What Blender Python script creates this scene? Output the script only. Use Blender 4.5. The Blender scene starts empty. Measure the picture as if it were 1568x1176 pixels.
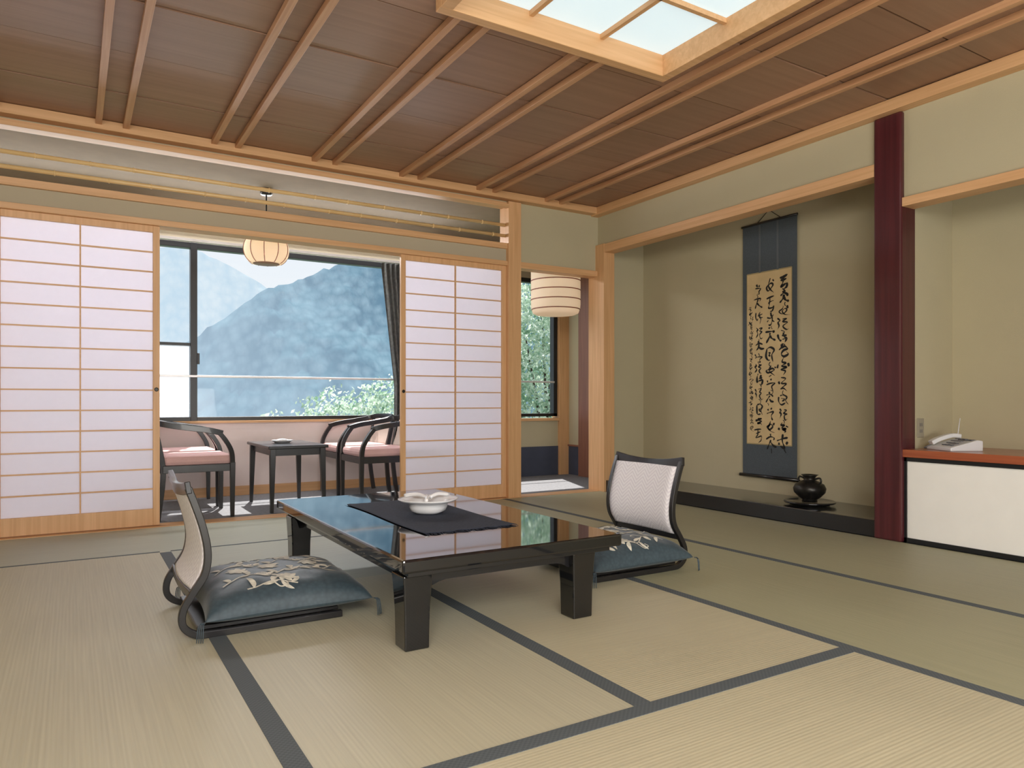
import bpy, bmesh, math, random
from mathutils import Vector, Matrix, noise
scene = bpy.context.scene
try:
    scene.view_settings.view_transform = 'Standard'
    scene.view_settings.look = 'None'
except Exception: pass
COL = scene.collection
PI = math.pi

# ------------------------------------------------------------ materials
def newmat(name):
    m = bpy.data.materials.new(name); m.use_nodes = True
    return m, m.node_tree.nodes, m.node_tree.links, m.node_tree.nodes['Principled BSDF']

def plain(name, col, rough=0.5, metal=0.0, var=0.06, scale=8, bump=0.0, coat=0.0, bscale=60):
    m, N, L, P = newmat(name)
    tc = N.new('ShaderNodeTexCoord'); nz = N.new('ShaderNodeTexNoise')
    nz.inputs['Scale'].default_value = scale; nz.inputs['Detail'].default_value = 4
    L.new(tc.outputs['Object'], nz.inputs['Vector'])
    r = N.new('ShaderNodeValToRGB')
    r.color_ramp.elements[0].position = .3; r.color_ramp.elements[1].position = .7
    r.color_ramp.elements[0].color = (*[c*(1-var) for c in col], 1)
    r.color_ramp.elements[1].color = (*[min(1, c*(1+var)) for c in col], 1)
    L.new(nz.outputs['Fac'], r.inputs['Fac']); L.new(r.outputs['Color'], P.inputs['Base Color'])
    P.inputs['Roughness'].default_value = rough; P.inputs['Metallic'].default_value = metal
    P.inputs['Coat Weight'].default_value = coat
    if bump:
        n2 = N.new('ShaderNodeTexNoise'); n2.inputs['Scale'].default_value = bscale
        L.new(tc.outputs['Object'], n2.inputs['Vector'])
        b = N.new('ShaderNodeBump'); b.inputs['Strength'].default_value = bump; b.inputs['Distance'].default_value = .01
        L.new(n2.outputs['Fac'], b.inputs['Height']); L.new(b.outputs['Normal'], P.inputs['Normal'])
    return m

def wood(name, c1, c2, axis, rough=.45, fine=40, coat=0.0):
    m, N, L, P = newmat(name)
    tc = N.new('ShaderNodeTexCoord'); mp = N.new('ShaderNodeMapping')
    s = [fine]*3; s[axis] = fine*.04
    mp.inputs['Scale'].default_value = s
    L.new(tc.outputs['Object'], mp.inputs['Vector'])
    nz = N.new('ShaderNodeTexNoise'); nz.inputs['Scale'].default_value = 1; nz.inputs['Detail'].default_value = 5
    nz.inputs['Distortion'].default_value = .6
    L.new(mp.outputs['Vector'], nz.inputs['Vector'])
    r = N.new('ShaderNodeValToRGB'); r.color_ramp.elements[0].position = .35; r.color_ramp.elements[1].position = .68
    r.color_ramp.elements[0].color = (*c1, 1); r.color_ramp.elements[1].color = (*c2, 1)
    L.new(nz.outputs['Fac'], r.inputs['Fac']); L.new(r.outputs['Color'], P.inputs['Base Color'])
    P.inputs['Roughness'].default_value = rough; P.inputs['Coat Weight'].default_value = coat
    return m

WL = [wood('pale_cypress_%d' % i, (.63, .36, .17), (.73, .44, .225), i) for i in range(3)]
WD = [wood('aged_post_%d' % i, (.22, .09, .06), (.30, .13, .08), i) for i in range(3)]
WB = [wood('batten_wood_%d' % i, (.50, .26, .13), (.60, .34, .18), i) for i in range(3)]
CEIL = [wood('ceiling_board_%d' % k, tuple(c*f for c in (.28, .158, .098)), tuple(c*f for c in (.33, .19, .12)), 0, .45, 22) for k, f in enumerate((1.0, 1.09, .93))]
MAROON = wood('maroon_lacquered_post', (.060, .010, .014), (.092, .016, .021), 2, .3, 30, .25)
REDTOP = wood('red_brown_board', (.30, .07, .03), (.42, .12, .05), 1, .3, 30, .3)
PLASTER = plain('plaster_olive', (.49, .44, .295), .9, var=.02, scale=3, bump=.12, bscale=200)
PLASTER2 = plain('plaster_grey', (.46, .40, .29), .9, var=.02, scale=3)
PINKW = plain('veranda_wall_pink', (.84, .74, .72), .85, var=.02)
BLACK = plain('black_lacquer', (.010, .010, .012), .16, var=.1, coat=.5)
LACQ = plain('table_lacquer', (.006, .006, .007), .05, var=.1, coat=.6)
BLKF = plain('black_frame', (.012, .013, .015), .35)
BLKW = plain('black_stained_wood', (.012, .011, .012), .3, coat=.2)
DARKV = plain('dark_bronze', (.03, .028, .025), .35, metal=.6, var=.3, scale=30)
TOKO = plain('tokonoma_lacquer_floor', (.05, .052, .045), .18, coat=.4)
WHITE = plain('white_ceramic', (.80, .80, .82), .15, var=.01, coat=.3)
PHONEW = plain('phone_plastic', (.72, .72, .73), .35, var=.01)
GREYP = plain('grey_plastic', (.12, .12, .13), .4)
INDIGO = plain('indigo_cloth', (.022, .030, .055), .85, var=.3, scale=120, bump=.6, bscale=300)
PINKC = plain('pink_cushion', (.60, .38, .36), .9, var=.05, bump=.3, bscale=200)
BEIGEF = plain('beige_fabric', (.58, .50, .43), .9, var=.06, bump=.3, bscale=200)
CARPET = plain('veranda_carpet', (.20, .20, .21), .95, var=.15, scale=40, bump=.3)
NAVY = plain('dado_navy', (.055, .065, .10), .8, var=.1)
FUSUMA = plain('fusuma_paper', (.88, .87, .83), .8, var=.015)
CURT = plain('curtain_cloth', (.15, .16, .16), .9, var=.3, scale=30)
ALU = plain('aluminium', (.70, .70, .70), .35, metal=.4)
DARKGAP = plain('dark_gap', (.015, .010, .008), .9)
INK = plain('ink', (.010, .010, .010), .8)
SCROLLBLUE = plain('scroll_brocade', (.075, .092, .108), .85, var=.12, scale=120)
SCROLLPAPER = plain('scroll_paper', (.62, .47, .25), .85, var=.08, scale=8)
EMBR = plain('embroidery_thread', (.60, .58, .49), .7, var=.3, scale=40)
BARK = plain('bark', (.08, .06, .045), .9)

def bamboo_mat():
    m, N, L, P = newmat('bamboo')
    tc = N.new('ShaderNodeTexCoord'); nz = N.new('ShaderNodeTexNoise'); nz.inputs['Scale'].default_value = 6
    L.new(tc.outputs['Object'], nz.inputs['Vector'])
    r = N.new('ShaderNodeValToRGB'); r.color_ramp.elements[0].color = (.70, .46, .19, 1); r.color_ramp.elements[1].color = (.85, .64, .34, 1)
    L.new(nz.outputs['Fac'], r.inputs['Fac']); L.new(r.outputs['Color'], P.inputs['Base Color'])
    P.inputs['Roughness'].default_value = .3
    return m
BAMBOO = bamboo_mat()

def paper_mat(name, col, em=0.0, emc=(1, .9, .8), trans=.5):
    m, N, L, P = newmat(name)
    N.remove(P); out = N['Material Output']
    tc = N.new('ShaderNodeTexCoord'); nz = N.new('ShaderNodeTexNoise'); nz.inputs['Scale'].default_value = 25; nz.inputs['Detail'].default_value = 6
    L.new(tc.outputs['Object'], nz.inputs['Vector'])
    r = N.new('ShaderNodeValToRGB'); r.color_ramp.elements[0].color = (*[c*.97 for c in col], 1); r.color_ramp.elements[1].color = (*col, 1)
    L.new(nz.outputs['Fac'], r.inputs['Fac'])
    d = N.new('ShaderNodeBsdfDiffuse'); t = N.new('ShaderNodeBsdfTranslucent')
    L.new(r.outputs['Color'], d.inputs['Color']); L.new(r.outputs['Color'], t.inputs['Color'])
    mx = N.new('ShaderNodeMixShader'); mx.inputs['Fac'].default_value = trans
    L.new(d.outputs[0], mx.inputs[1]); L.new(t.outputs[0], mx.inputs[2])
    if em:
        e = N.new('ShaderNodeEmission'); e.inputs['Color'].default_value = (*emc, 1); e.inputs['Strength'].default_value = em
        a = N.new('ShaderNodeAddShader'); L.new(mx.outputs[0], a.inputs[0]); L.new(e.outputs[0], a.inputs[1]); L.new(a.outputs[0], out.inputs['Surface'])
    else:
        L.new(mx.outputs[0], out.inputs['Surface'])
    return m
SHOJI = paper_mat('shoji_paper', (.95, .93, 1.0), trans=.5)
LAMPP = paper_mat('lantern_paper', (.90, .80, .66), em=.30, emc=(1, .72, .45), trans=.4)
SKYP = paper_mat('skylight_panel', (.55, .62, .64), em=.62, emc=(.80, .95, 1.0), trans=.1)
FROST = paper_mat('frosted_glass', (.92, .94, .98), em=.2, emc=(.9, .95, 1), trans=.7)

def glass_mat():
    m, N, L, P = newmat('window_glass'); N.remove(P)
    t = N.new('ShaderNodeBsdfTransparent'); g = N.new('ShaderNodeBsdfGlossy'); g.inputs['Roughness'].default_value = .02
    mx = N.new('ShaderNodeMixShader'); mx.inputs['Fac'].default_value = .006
    L.new(t.outputs[0], mx.inputs[1]); L.new(g.outputs[0], mx.inputs[2]); L.new(mx.outputs[0], N['Material Output'].inputs['Surface'])
    return m
GLASS = glass_mat()

def tatami(name, along, col):
    # rush ridges run along 'along' axis (0=x,1=y)
    m, N, L, P = newmat(name)
    tc = N.new('ShaderNodeTexCoord'); mp = N.new('ShaderNodeMapping')
    s = [2.0, 2.0, 1]; s[1-along] = 130
    mp.inputs['Scale'].default_value = s
    L.new(tc.outputs['Object'], mp.inputs['Vector'])
    nz = N.new('ShaderNodeTexNoise'); nz.inputs['Scale'].default_value = 1; nz.inputs['Detail'].default_value = 2
    L.new(mp.outputs['Vector'], nz.inputs['Vector'])
    wv = N.new('ShaderNodeTexWave'); wv.wave_type = 'BANDS'; wv.bands_direction = 'Y' if along == 0 else 'X'
    wv.inputs['Scale'].default_value = 25; wv.inputs['Distortion'].default_value = .3
    L.new(tc.outputs['Object'], wv.inputs['Vector'])
    r = N.new('ShaderNodeValToRGB'); r.color_ramp.elements[0].position = .3; r.color_ramp.elements[1].position = .7
    r.color_ramp.elements[0].color = (*[c*.93 for c in col], 1); r.color_ramp.elements[1].color = (*[c*1.05 for c in col], 1)
    L.new(nz.outputs['Fac'], r.inputs['Fac'])
    n3 = N.new('ShaderNodeTexNoise'); n3.inputs['Scale'].default_value = 1.3
    L.new(tc.outputs['Object'], n3.inputs['Vector'])
    mx = N.new('ShaderNodeMix'); mx.data_type = 'RGBA'; mx.blend_type = 'MULTIPLY'; mx.inputs['Factor'].default_value = .15
    L.new(r.outputs['Color'], mx.inputs['A']); L.new(n3.outputs['Fac'], mx.inputs['B'])
    L.new(mx.outputs['Result'], P.inputs['Base Color'])
    b = N.new('ShaderNodeBump'); b.inputs['Strength'].default_value = .10; b.inputs['Distance'].default_value = .003
    L.new(wv.outputs['Fac'], b.inputs['Height']); L.new(b.outputs['Normal'], P.inputs['Normal'])
    P.inputs['Roughness'].default_value = .5
    return m
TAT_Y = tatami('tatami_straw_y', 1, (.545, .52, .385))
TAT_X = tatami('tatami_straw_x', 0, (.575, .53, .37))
TAT_SHEEN = tatami('tatami_sheen_tone_y', 1, (.42, .41, .265))  # sheen from straw direction put into the colour: darker, greener mats
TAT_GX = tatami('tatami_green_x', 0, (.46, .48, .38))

def heri_mat():
    m, N, L, P = newmat('heri_cloth')
    tc = N.new('ShaderNodeTexCoord'); ck = N.new('ShaderNodeTexChecker'); ck.inputs['Scale'].default_value = 130
    ck.inputs['Color1'].default_value = (.080, .097, .108, 1); ck.inputs['Color2'].default_value = (.105, .123, .134, 1)
    L.new(tc.outputs['Object'], ck.inputs['Vector']); L.new(ck.outputs['Color'], P.inputs['Base Color'])
    P.inputs['Roughness'].default_value = .8
    return m
HERI = heri_mat()

def chevron_mat():
    m, N, L, P = newmat('chevron_brocade')
    tc = N.new('ShaderNodeTexCoord'); sp = N.new('ShaderNodeSeparateXYZ'); L.new(tc.outputs['Object'], sp.inputs[0])
    def M(op, a, b=None):
        n = N.new('ShaderNodeMath'); n.operation = op
        if hasattr(a, 'links'): L.new(a, n.inputs[0])
        else: n.inputs[0].default_value = a
        if b is not None:
            if hasattr(b, 'links'): L.new(b, n.inputs[1])
            else: n.inputs[1].default_value = b
        return n.outputs[0]
    zig = M('PINGPONG', sp.outputs['Y'], .045)
    s = M('ADD', sp.outputs['Z'], M('MULTIPLY', zig, .9))
    w = M('SINE', M('MULTIPLY', s, 300))
    r = N.new('ShaderNodeValToRGB'); r.color_ramp.elements[0].color = (.74, .71, .77, 1); r.color_ramp.elements[1].color = (.90, .88, .92, 1)
    L.new(M('MULTIPLY', M('ADD', w, 1), .5), r.inputs['Fac']); L.new(r.outputs['Color'], P.inputs['Base Color'])
    P.inputs['Roughness'].default_value = .8
    return m
CHEV = chevron_mat()

def teal_mat():
    m, N, L, P = newmat('teal_brocade')
    tc = N.new('ShaderNodeTexCoord'); v = N.new('ShaderNodeTexVoronoi'); v.inputs['Scale'].default_value = 60
    L.new(tc.outputs['Object'], v.inputs['Vector'])
    r = N.new('ShaderNodeValToRGB'); r.color_ramp.elements[0].color = (.044, .074, .094, 1); r.color_ramp.elements[1].color = (.026, .045, .060, 1)
    L.new(v.outputs['Distance'], r.inputs['Fac']); L.new(r.outputs['Color'], P.inputs['Base Color'])
    P.inputs['Roughness'].default_value = .5; P.inputs['Sheen Weight'].default_value = .15
    return m
TEAL = teal_mat()

# ------------------------------------------------------------ geometry helpers
def root(name, loc=(0, 0, 0), rot=0.0):
    e = bpy.data.objects.new(name, None); e.location = loc; e.rotation_euler = (0, 0, rot)
    e.empty_display_size = .1; COL.objects.link(e); return e

def obj(name, verts, faces, mat, parent=None, smooth=False, bevel=0.0, mats=None, loc=(0, 0, 0)):
    me = bpy.data.meshes.new(name); me.from_pydata([tuple(v) for v in verts], [], faces); me.update()
    bm = bmesh.new(); bm.from_mesh(me); bmesh.ops.recalc_face_normals(bm, faces=bm.faces); bm.to_mesh(me); bm.free()
    o = bpy.data.objects.new(name, me); COL.objects.link(o); o.location = loc
    for mm in (mats or [mat]): me.materials.append(mm)
    if smooth:
        for p in me.polygons: p.use_smooth = True
    if parent is not None: o.parent = parent
    if bevel:
        b = o.modifiers.new('bevel', 'BEVEL'); b.width = bevel; b.segments = 2; b.limit_method = 'ANGLE'
    return o

BF = [(0, 3, 2, 1), (4, 5, 6, 7), (0, 1, 5, 4), (1, 2, 6, 5), (2, 3, 7, 6), (3, 0, 4, 7)]
def box(name, x0, x1, y0, y1, z0, z1, mat, parent=None, bevel=0.0, loc=(0, 0, 0)):
    v = [(x0, y0, z0), (x1, y0, z0), (x1, y1, z0), (x0, y1, z0), (x0, y0, z1), (x1, y0, z1), (x1, y1, z1), (x0, y1, z1)]
    return obj(name, v, BF, mat, parent, bevel=bevel, loc=loc)

def boxes(name, lst, mat, parent=None, bevel=0.0):
    V, F = [], []
    for (x0, x1, y0, y1, z0, z1) in lst:
        k = len(V)
        V += [(x0, y0, z0), (x1, y0, z0), (x1, y1, z0), (x0, y1, z0), (x0, y0, z1), (x1, y0, z1), (x1, y1, z1), (x0, y1, z1)]
        F += [tuple(i+k for i in f) for f in BF]
    return obj(name, V, F, mat, parent, bevel=bevel)

def catmull(P, n=6):
    P = [Vector(p) for p in P]; out = []
    for i in range(len(P)-1):
        p0 = P[max(i-1, 0)]; p1 = P[i]; p2 = P[i+1]; p3 = P[min(i+2, len(P)-1)]
        for j in range(n):
            t = j/n
            out.append(.5*((2*p1)+(-p0+p2)*t+(2*p0-5*p1+4*p2-p3)*t*t+(-p0+3*p1-3*p2+p3)*t**3))
    out.append(P[-1]); return out

def sweep(name, pts, w, h, mat, parent=None, side=(0, 1, 0), n=6, bevel=.003, w2=None, h2=None):
    Q = catmull(pts, n) if n > 1 else [Vector(p) for p in pts]
    V, F = [], []; S0 = Vector(side)
    for i, p in enumerate(Q):
        T = (Q[min(i+1, len(Q)-1)]-Q[max(i-1, 0)]).normalized()
        S = (S0-T*T.dot(S0)).normalized(); Nn = T.cross(S)
        f = i/(len(Q)-1); ww = w+((w2 if w2 is not None else w)-w)*f; hh = h+((h2 if h2 is not None else h)-h)*f
        for a, b in ((-1, -1), (1, -1), (1, 1), (-1, 1)):
            V.append(p+S*a*ww/2+Nn*b*hh/2)
    for i in range(len(Q)-1):
        k = i*4
        for j in range(4):
            F.append((k+j, k+(j+1) % 4, k+4+(j+1) % 4, k+4+j))
    F.append((0, 1, 2, 3)); k = (len(Q)-1)*4; F.append((k, k+1, k+2, k+3))
    return obj(name, V, F, mat, parent, bevel=bevel)

def tube(name, pts, r, mat, parent=None, seg=10, n=1, r2=None):
    Q = catmull(pts, n) if n > 1 else [Vector(p) for p in pts]
    V, F = [], []; up = Vector((0, 0, 1))
    for i, p in enumerate(Q):
        T = (Q[min(i+1, len(Q)-1)]-Q[max(i-1, 0)]).normalized()
        U = up if abs(T.z) < .9 else Vector((1, 0, 0))
        S = T.cross(U).normalized(); Nn = S.cross(T)
        f = i/(len(Q)-1); rr = r+((r2 if r2 is not None else r)-r)*f
        for k in range(seg):
            a = 2*PI*k/seg; V.append(p+S*math.cos(a)*rr+Nn*math.sin(a)*rr)
    for i in range(len(Q)-1):
        for k in range(seg):
            F.append((i*seg+k, i*seg+(k+1) % seg, (i+1)*seg+(k+1) % seg, (i+1)*seg+k))
    F.append(tuple(range(seg))); F.append(tuple((len(Q)-1)*seg+k for k in range(seg)))
    return obj(name, V, F, mat, parent, smooth=True)

def lathe(name, prof, mat, parent=None, seg=40, lobes=0, lobe_amp=0, loc=(0, 0, 0)):
    V, F = [], []; n = len(prof)
    for (r, z) in prof:
        for k in range(seg):
            a = 2*PI*k/seg; rr = r*(1+lobe_amp*math.cos(lobes*a)) if lobes else r
            V.append((rr*math.cos(a), rr*math.sin(a), z))
    for i in range(n-1):
        for k in range(seg):
            F.append((i*seg+k, i*seg+(k+1) % seg, (i+1)*seg+(k+1) % seg, (i+1)*seg+k))
    F.append(tuple(range(seg))); F.append(tuple((n-1)*seg+k for k in range(seg)))
    return obj(name, V, F, mat, parent, smooth=True, loc=loc)

def prism(name, poly_xz, y0, y1, mat, parent=None, bevel=0.0):
    n = len(poly_xz)
    V = [(x, y0, z) for x, z in poly_xz]+[(x, y1, z) for x, z in poly_xz]
    F = [tuple(range(n)), tuple(range(2*n-1, n-1, -1))]+[(i, (i+1) % n, n+(i+1) % n, n+i) for i in range(n)]
    return obj(name, V, F, mat, parent, bevel=bevel)

# ------------------------------------------------------------ dimensions
XL = -1.6; XR = 4.36; YB = 5.55; YF = -2.0; ZC = 2.73; YW = 7.0; XS = 5.05

# ------------------------------------------------------------ floor
floor = box('floor', XL-.1, XR+.75, YF, YB+.1, -.15, -.02, plain('subfloor', (.2, .15, .1)))
mats_l = [
    (-1.42, -.483, 1.54, 3.42, TAT_Y), (-1.42, -.483, 3.42, 4.6, TAT_Y), (-.483, .457, .6, 2.7, TAT_Y), (-.483, .457, 2.7, 4.6, TAT_Y),
    (.457, 1.396, 1.54, 3.42, TAT_Y), (1.396, 2.338, 1.54, 3.42, TAT_X), (.457, 2.338, .6, 1.54, TAT_X),
    (.457, 2.338, 3.42, 4.6, TAT_GX), (-1.42, .457, 4.6, 5.5, TAT_GX), (.457, 2.338, 4.6, 5.5, TAT_GX),
    (2.338, 3.28, 3.6, 5.5, TAT_SHEEN), (2.338, 3.28, 1.72, 3.6, TAT_SHEEN), (2.338, 3.28, -.2, 1.72, TAT_SHEEN),
    (3.28, XR, 3.6, 5.5, TAT_SHEEN), (3.28, XR, 1.72, 3.6, TAT_SHEEN), (3.28, XR, -.2, 1.72, TAT_SHEEN),
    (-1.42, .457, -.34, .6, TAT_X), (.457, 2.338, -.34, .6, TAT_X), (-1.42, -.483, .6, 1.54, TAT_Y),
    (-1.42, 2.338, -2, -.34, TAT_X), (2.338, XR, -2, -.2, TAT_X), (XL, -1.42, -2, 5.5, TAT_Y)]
for i, (a, b, c, d, m) in enumerate(mats_l):
    box('tatami_mat_%d' % (i+1), a, b, c, d, -.02, 0, m, floor)
def hx(x, y0, y1, w=.03): return (x-w, x+w, y0, y1, -.002, .0015)
def hy(y, x0, x1, w=.028): return (x0, x1, y-w, y+w, -.002, .0015)
boxes('heri_edging', [hx(.457, -.3, 4.57), hx(1.396, 1.57, 3.4), hx(2.338, -2, 5.5, .024), hx(3.28, -2, 5.5, .024),
    hy(1.54, .487, 2.31), hy(4.6, XL, .43, .010), hy(4.6, .487, 2.31, .010), hx(-.483, -.3, 4.57)], HERI, floor)
box('threshold_rail', XL, 4.36, 5.50, 5.66, -.02, .004, WL[0], floor)
vf = box('floor_veranda', XL-.1, XS+.1, 5.66, YW+.12, -.15, 0, CARPET)

# ------------------------------------------------------------ back wall (shoji side)
wb = root('wall_back', (0, YB, 0))
def wbx(name, x0, x1, y0, y1, z0, z1, m, b=0.002): return box(name, x0, x1, y0-YB, y1-YB, z0, z1, m, wb, b)
wbx('kamoi_track', XL, 3.332, 5.53, 5.66, 2.085, 2.125, WL[0])
wbx('small_wall_band', XL, 3.332, 5.56, 5.64, 2.125, 2.235, PLASTER2, 0)
wbx('ranma_sill', XL, 3.332, 5.535, 5.655, 2.235, 2.285, WL[0])
wbx('ranma_head', XL, 3.332, 5.545, 5.65, 2.615, 2.655, WL[0])
wbx('post_main', 3.332, 3.464, 5.515, 5.67, 0, 2.66, WL[2])
wbx('post_left', -.56, -.43, 5.515, 5.67, 0, 2.085, WL[2])
wbx('plaster_left', XL, -.56, 5.56, 5.64, 0, 2.085, PLASTER, 0)
wbx('plaster_right', 3.464, 4.46, 5.56, 5.66, 2.13, 2.73, PLASTER, 0)
wbx('lintel_right', 3.464, 4.36, 5.53, 5.66, 2.075, 2.13, WL[0])
wbx('corner_post', 4.345, 4.475, 5.43, 5.67, 0, 2.38, WL[2])
wbx('wall_above_ranma', XL, 3.34, 5.56, 5.64, 2.65, 2.80, PLASTER, 0)
trb = box('trim_1', XL, XR, 5.47, 5.56, 2.665, 2.728, WL[0], bevel=.003)
trb2 = box('trim_2', XL, 3.332, 5.50, 5.56, 2.60, 2.63, WL[0], bevel=.002)

# bamboo rails
for zz in (2.455, 2.36):
    r = root('bamboo_rail', (0, 5.58, zz))
    tube('pole', [(XL, 0, 0), (3.33, 0, 0)], .0150, BAMBOO, r, 12)
    x = XL+.15+random.Random(int(zz*100)).random()*.2
    k = 0
    while x < 3.3:
        lathe_o = lathe('node_%d' % k, [(.014, -.006), (.019, -.002), (.019, .002), (.014, .006)], BAMBOO, r, 12, loc=(x, 0, 0))
        lathe_o.rotation_euler = (0, PI/2, 0); x += .30+.05*math.sin(k*2.3); k += 1

# ------------------------------------------------------------ shoji panels
def shoji(name, x0, x1, yc, cols=2):
    r = root(name, (x0, yc, 0)); W = x1-x0; zb, zt = .008, 2.085; s = .042
    boxes('frame', [(0, s, -.015, .015, zb, zt), (W-s, W, -.015, .015, zb, zt), (s, W-s, -.015, .015, zb, zb+.115), (s, W-s, -.015, .015, zt-.045, zt)], WL[2], r, .002)
    bars = []; zi0 = zb+.115; zi1 = zt-.045; n = 14
    for i in range(1, n):
        z = zi0+(zi1-zi0)*i/n; bars.append((s, W-s, -.012, .004, z-.0045, z+.0045))
    for c in range(1, cols):
        x = W*c/cols; bars.append((x-.0045, x+.0045, -.0125, .004, zi0, zi1))
    boxes('kumiko_lattice', bars, WL[0], r)
    box('paper', s, W-s, .004, .006, zi0, zi1, SHOJI, r)
    lathe('finger_pull', [(.012, 0), (.014, .002), (.009, .002)], DARKV, r, 16, loc=(W-.021 if x0 < 1 else .021, -.016, .95)).rotation_euler = (PI/2, 0, 0)
    return r
shoji('door_1', -.43, .52, 5.575)
shoji('door_2', 2.32, 3.332, 5.575)

# ------------------------------------------------------------ veranda
ww = root('wall_window', (0, YW, 0))
def wwb(name, x0, x1, y0, y1, z0, z1, m, b=0): return box(name, x0, x1, y0-YW, y1-YW, z0, z1, m, ww, b)
ZS, ZT = .69, 2.29
wwb('below_window', XL, 3.9, YW, YW+.12, 0, ZS, PINKW)
wwb('below_window_end', 3.9, XS, YW, YW+.12, .34, ZS-.02, PLASTER)
wwb('dado', 3.9, XS, YW-.005, YW+.12, 0, .34, NAVY)
wwb('above_window', XL, XS, YW, YW+.12, ZT, 2.85, PLASTER2)
wwb('between_windows', 3.25, 3.55, YW, YW+.12, ZS, ZT, PLASTER)
wwb('left_part', XL, -.7, YW, YW+.12, ZS, ZT, PLASTER)
wwb('right_post', 4.91, 5.05, YW-.03, YW+.12, 0, ZT, WL[2])
wwb('baseboard', XL, 3.9, YW-.015, YW, 0, .085, WL[0])
wwb('sill_board', XL, 3.25, YW-.06, YW, ZS-.02, ZS, WL[0])
wwb('sill_board_end', 3.55, 4.91, YW-.05, YW, ZS-.05, ZS-.02, WL[0])
def window(name, x0, x1, mull):
    r = root(name, (0, YW, 0)); f = .05
    L_ = [(x0, x1, .0, .08, ZS, ZS+.035), (x0, x1, .0, .08, ZT-f, ZT), (x0, x0+f, .0, .08, ZS, ZT), (x1-f, x1, .0, .08, ZS, ZT)]
    for m in mull: L_.append((m-.028, m+.028, -.005, .08, ZS, ZT))
    boxes('frame', L_, BLKF, r, .003)
    box('glass', x0+f, x1-f, .04, .045, ZS+.035, ZT-f, GLASS, r)
    box('rail', x0+f, x1-f, -.02, .0, 1.082, 1.102, ALU, r, .003)
    return r
w1 = window('window_1', -.7, 3.25, [.931])
box('frosted_pane', -.65, .9, .05, .055, ZS+.035, 1.37, FROST, w1)
box('transom', -.65, .9, .0, .06, 1.365, 1.39, BLKF, w1)
box('latch', .955, .975, -.03, 0, 1.20, 1.30, BLKF, w1, .003)
window('window_2', 3.55, 4.9, [])
wvr = root('wall_veranda_right', (XS, 0, 0))
box('plaster', 0, .1, 5.66, 7.12, .34, 2.85, PLASTER, wvr)
box('dado', -.005, .1, 5.66, 7.0, 0, .34, NAVY, wvr)
box('side_post', -.05, .0, 6.46, 6.72, 0, 2.66, WD[2], wvr, .003)
box('side_rail', -.02, 0, 5.66, 7.0, .335, .355, WD[1], wvr)
box('wall_veranda_left', XL-.1, XL, 5.66, 7.12, 0, 2.85, PLASTER)
box('ceiling_veranda', XL-.1, XS+.1, 5.64, YW, 2.66, 2.70, plain('veranda_ceiling', (.25, .195, .13), .9))

# curtain
def curtain():
    r = root('curtain', (2.84, 6.90, 0)); V, F = [], []; n = 60; m = 24
    for j in range(m+1):
        t = j/m; z = 2.27-1.6*t
        x0 = -.18+.15*min(1, t*1.3); x1 = .22-.02*t
        for i in range(n+1):
            s = i/n
            V.append((x0+(x1-x0)*s, .028*math.sin(s*PI*15+t*1.2)*(1-.2*t), z))
    for j in range(m):
        for i in range(n):
            a = j*(n+1)+i; F.append((a, a+1, a+n+2, a+n+1))
    obj('cloth', V, F, CURT, r, smooth=True)
    box('curtain_track', -2.2, .35, -.02, .02, 2.275, 2.30, ALU, r)
curtain()

# ------------------------------------------------------------ right wall, tokonoma & alcove
wr = root('wall_right', (XR, 0, 0))
def wrb(name, x0, x1, y0, y1, z0, z1, m, b=0): return box(name, x0-XR, x1-XR, y0, y1, z0, z1, m, wr, b)
wrb('above_tokonoma', 4.375, 4.47, 2.71, 5.56, 2.375, 2.80, PLASTER)
wrb('tokonoma_lintel', 4.35, 4.48, 2.71, 5.43, 2.295, 2.375, WL[1], .003)
wrb('above_alcove', 4.375, 4.47, 1.2, 2.55, 2.12, 2.80, PLASTER)
wrb('alcove_lintel', 4.35, 4.48, 1.2, 2.53, 2.065, 2.12, WL[1], .003)
wrb('near_wall', 4.375, 4.47, YF, 1.2, 0, 2.80, PLASTER)
wrb('tokonoma_back', 4.96, 5.05, 1.1, 5.66, 0, 2.80, PLASTER)
wrb('tokonoma_side', 4.47, 4.97, 5.56, 5.655, 0, 2.80, PLASTER)
wrb('divider', 4.5, 4.97, 2.545, 2.66, 0, 2.80, PLASTER)
wrb('alcove_end', 4.47, 4.97, 1.1, 1.2, 0, 2.80, PLASTER)
wrb('tokonoma_ceiling', 4.47, 4.97, 1.1, 5.6, 2.60, 2.64, WB[1])
wrb('tokonoma_base', 4.37, 4.46, 2.71, 5.43, 0, .11, BLACK, .004)
wrb('tokonoma_board', 4.46, 4.96, 2.66, 5.56, 0, .105, TOKO)
box('trim_3', 4.29, 4.375, YF, 5.56, 2.655, 2.728, WL[1], bevel=.003)
tp = root('tokonoma_pillar', (4.43, 2.62, 0))
box('shaft', -.085, .075, -.09, .09, 0, 2.655, MAROON, tp, .012)

cab = root('alcove_cabinet', (4.66, 1.86, 0))
box('top_board', -.30, .30, -.66, .675, .525, .572, REDTOP, cab, .004)
boxes('frame', [(-.285, -.25, -.66, .67, 0, .03), (-.285, -.25, -.66, .67, .50, .525), (-.285, -.25, .655, .67, 0, .525), (-.285, -.25, -.66, -.645, 0, .525)], BLKF, cab)
box('sliding_panel_a', -.275, -.265, 0, .655, .03, .50, FUSUMA, cab)
box('sliding_panel_b', -.265, -.255, -.645, .02, .03, .50, FUSUMA, cab)
boxes('carcass', [(-.25, .30, -.66, .67, .0, .03), (-.25, .30, .64, .67, .03, .525)], BLKF, cab)

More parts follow.
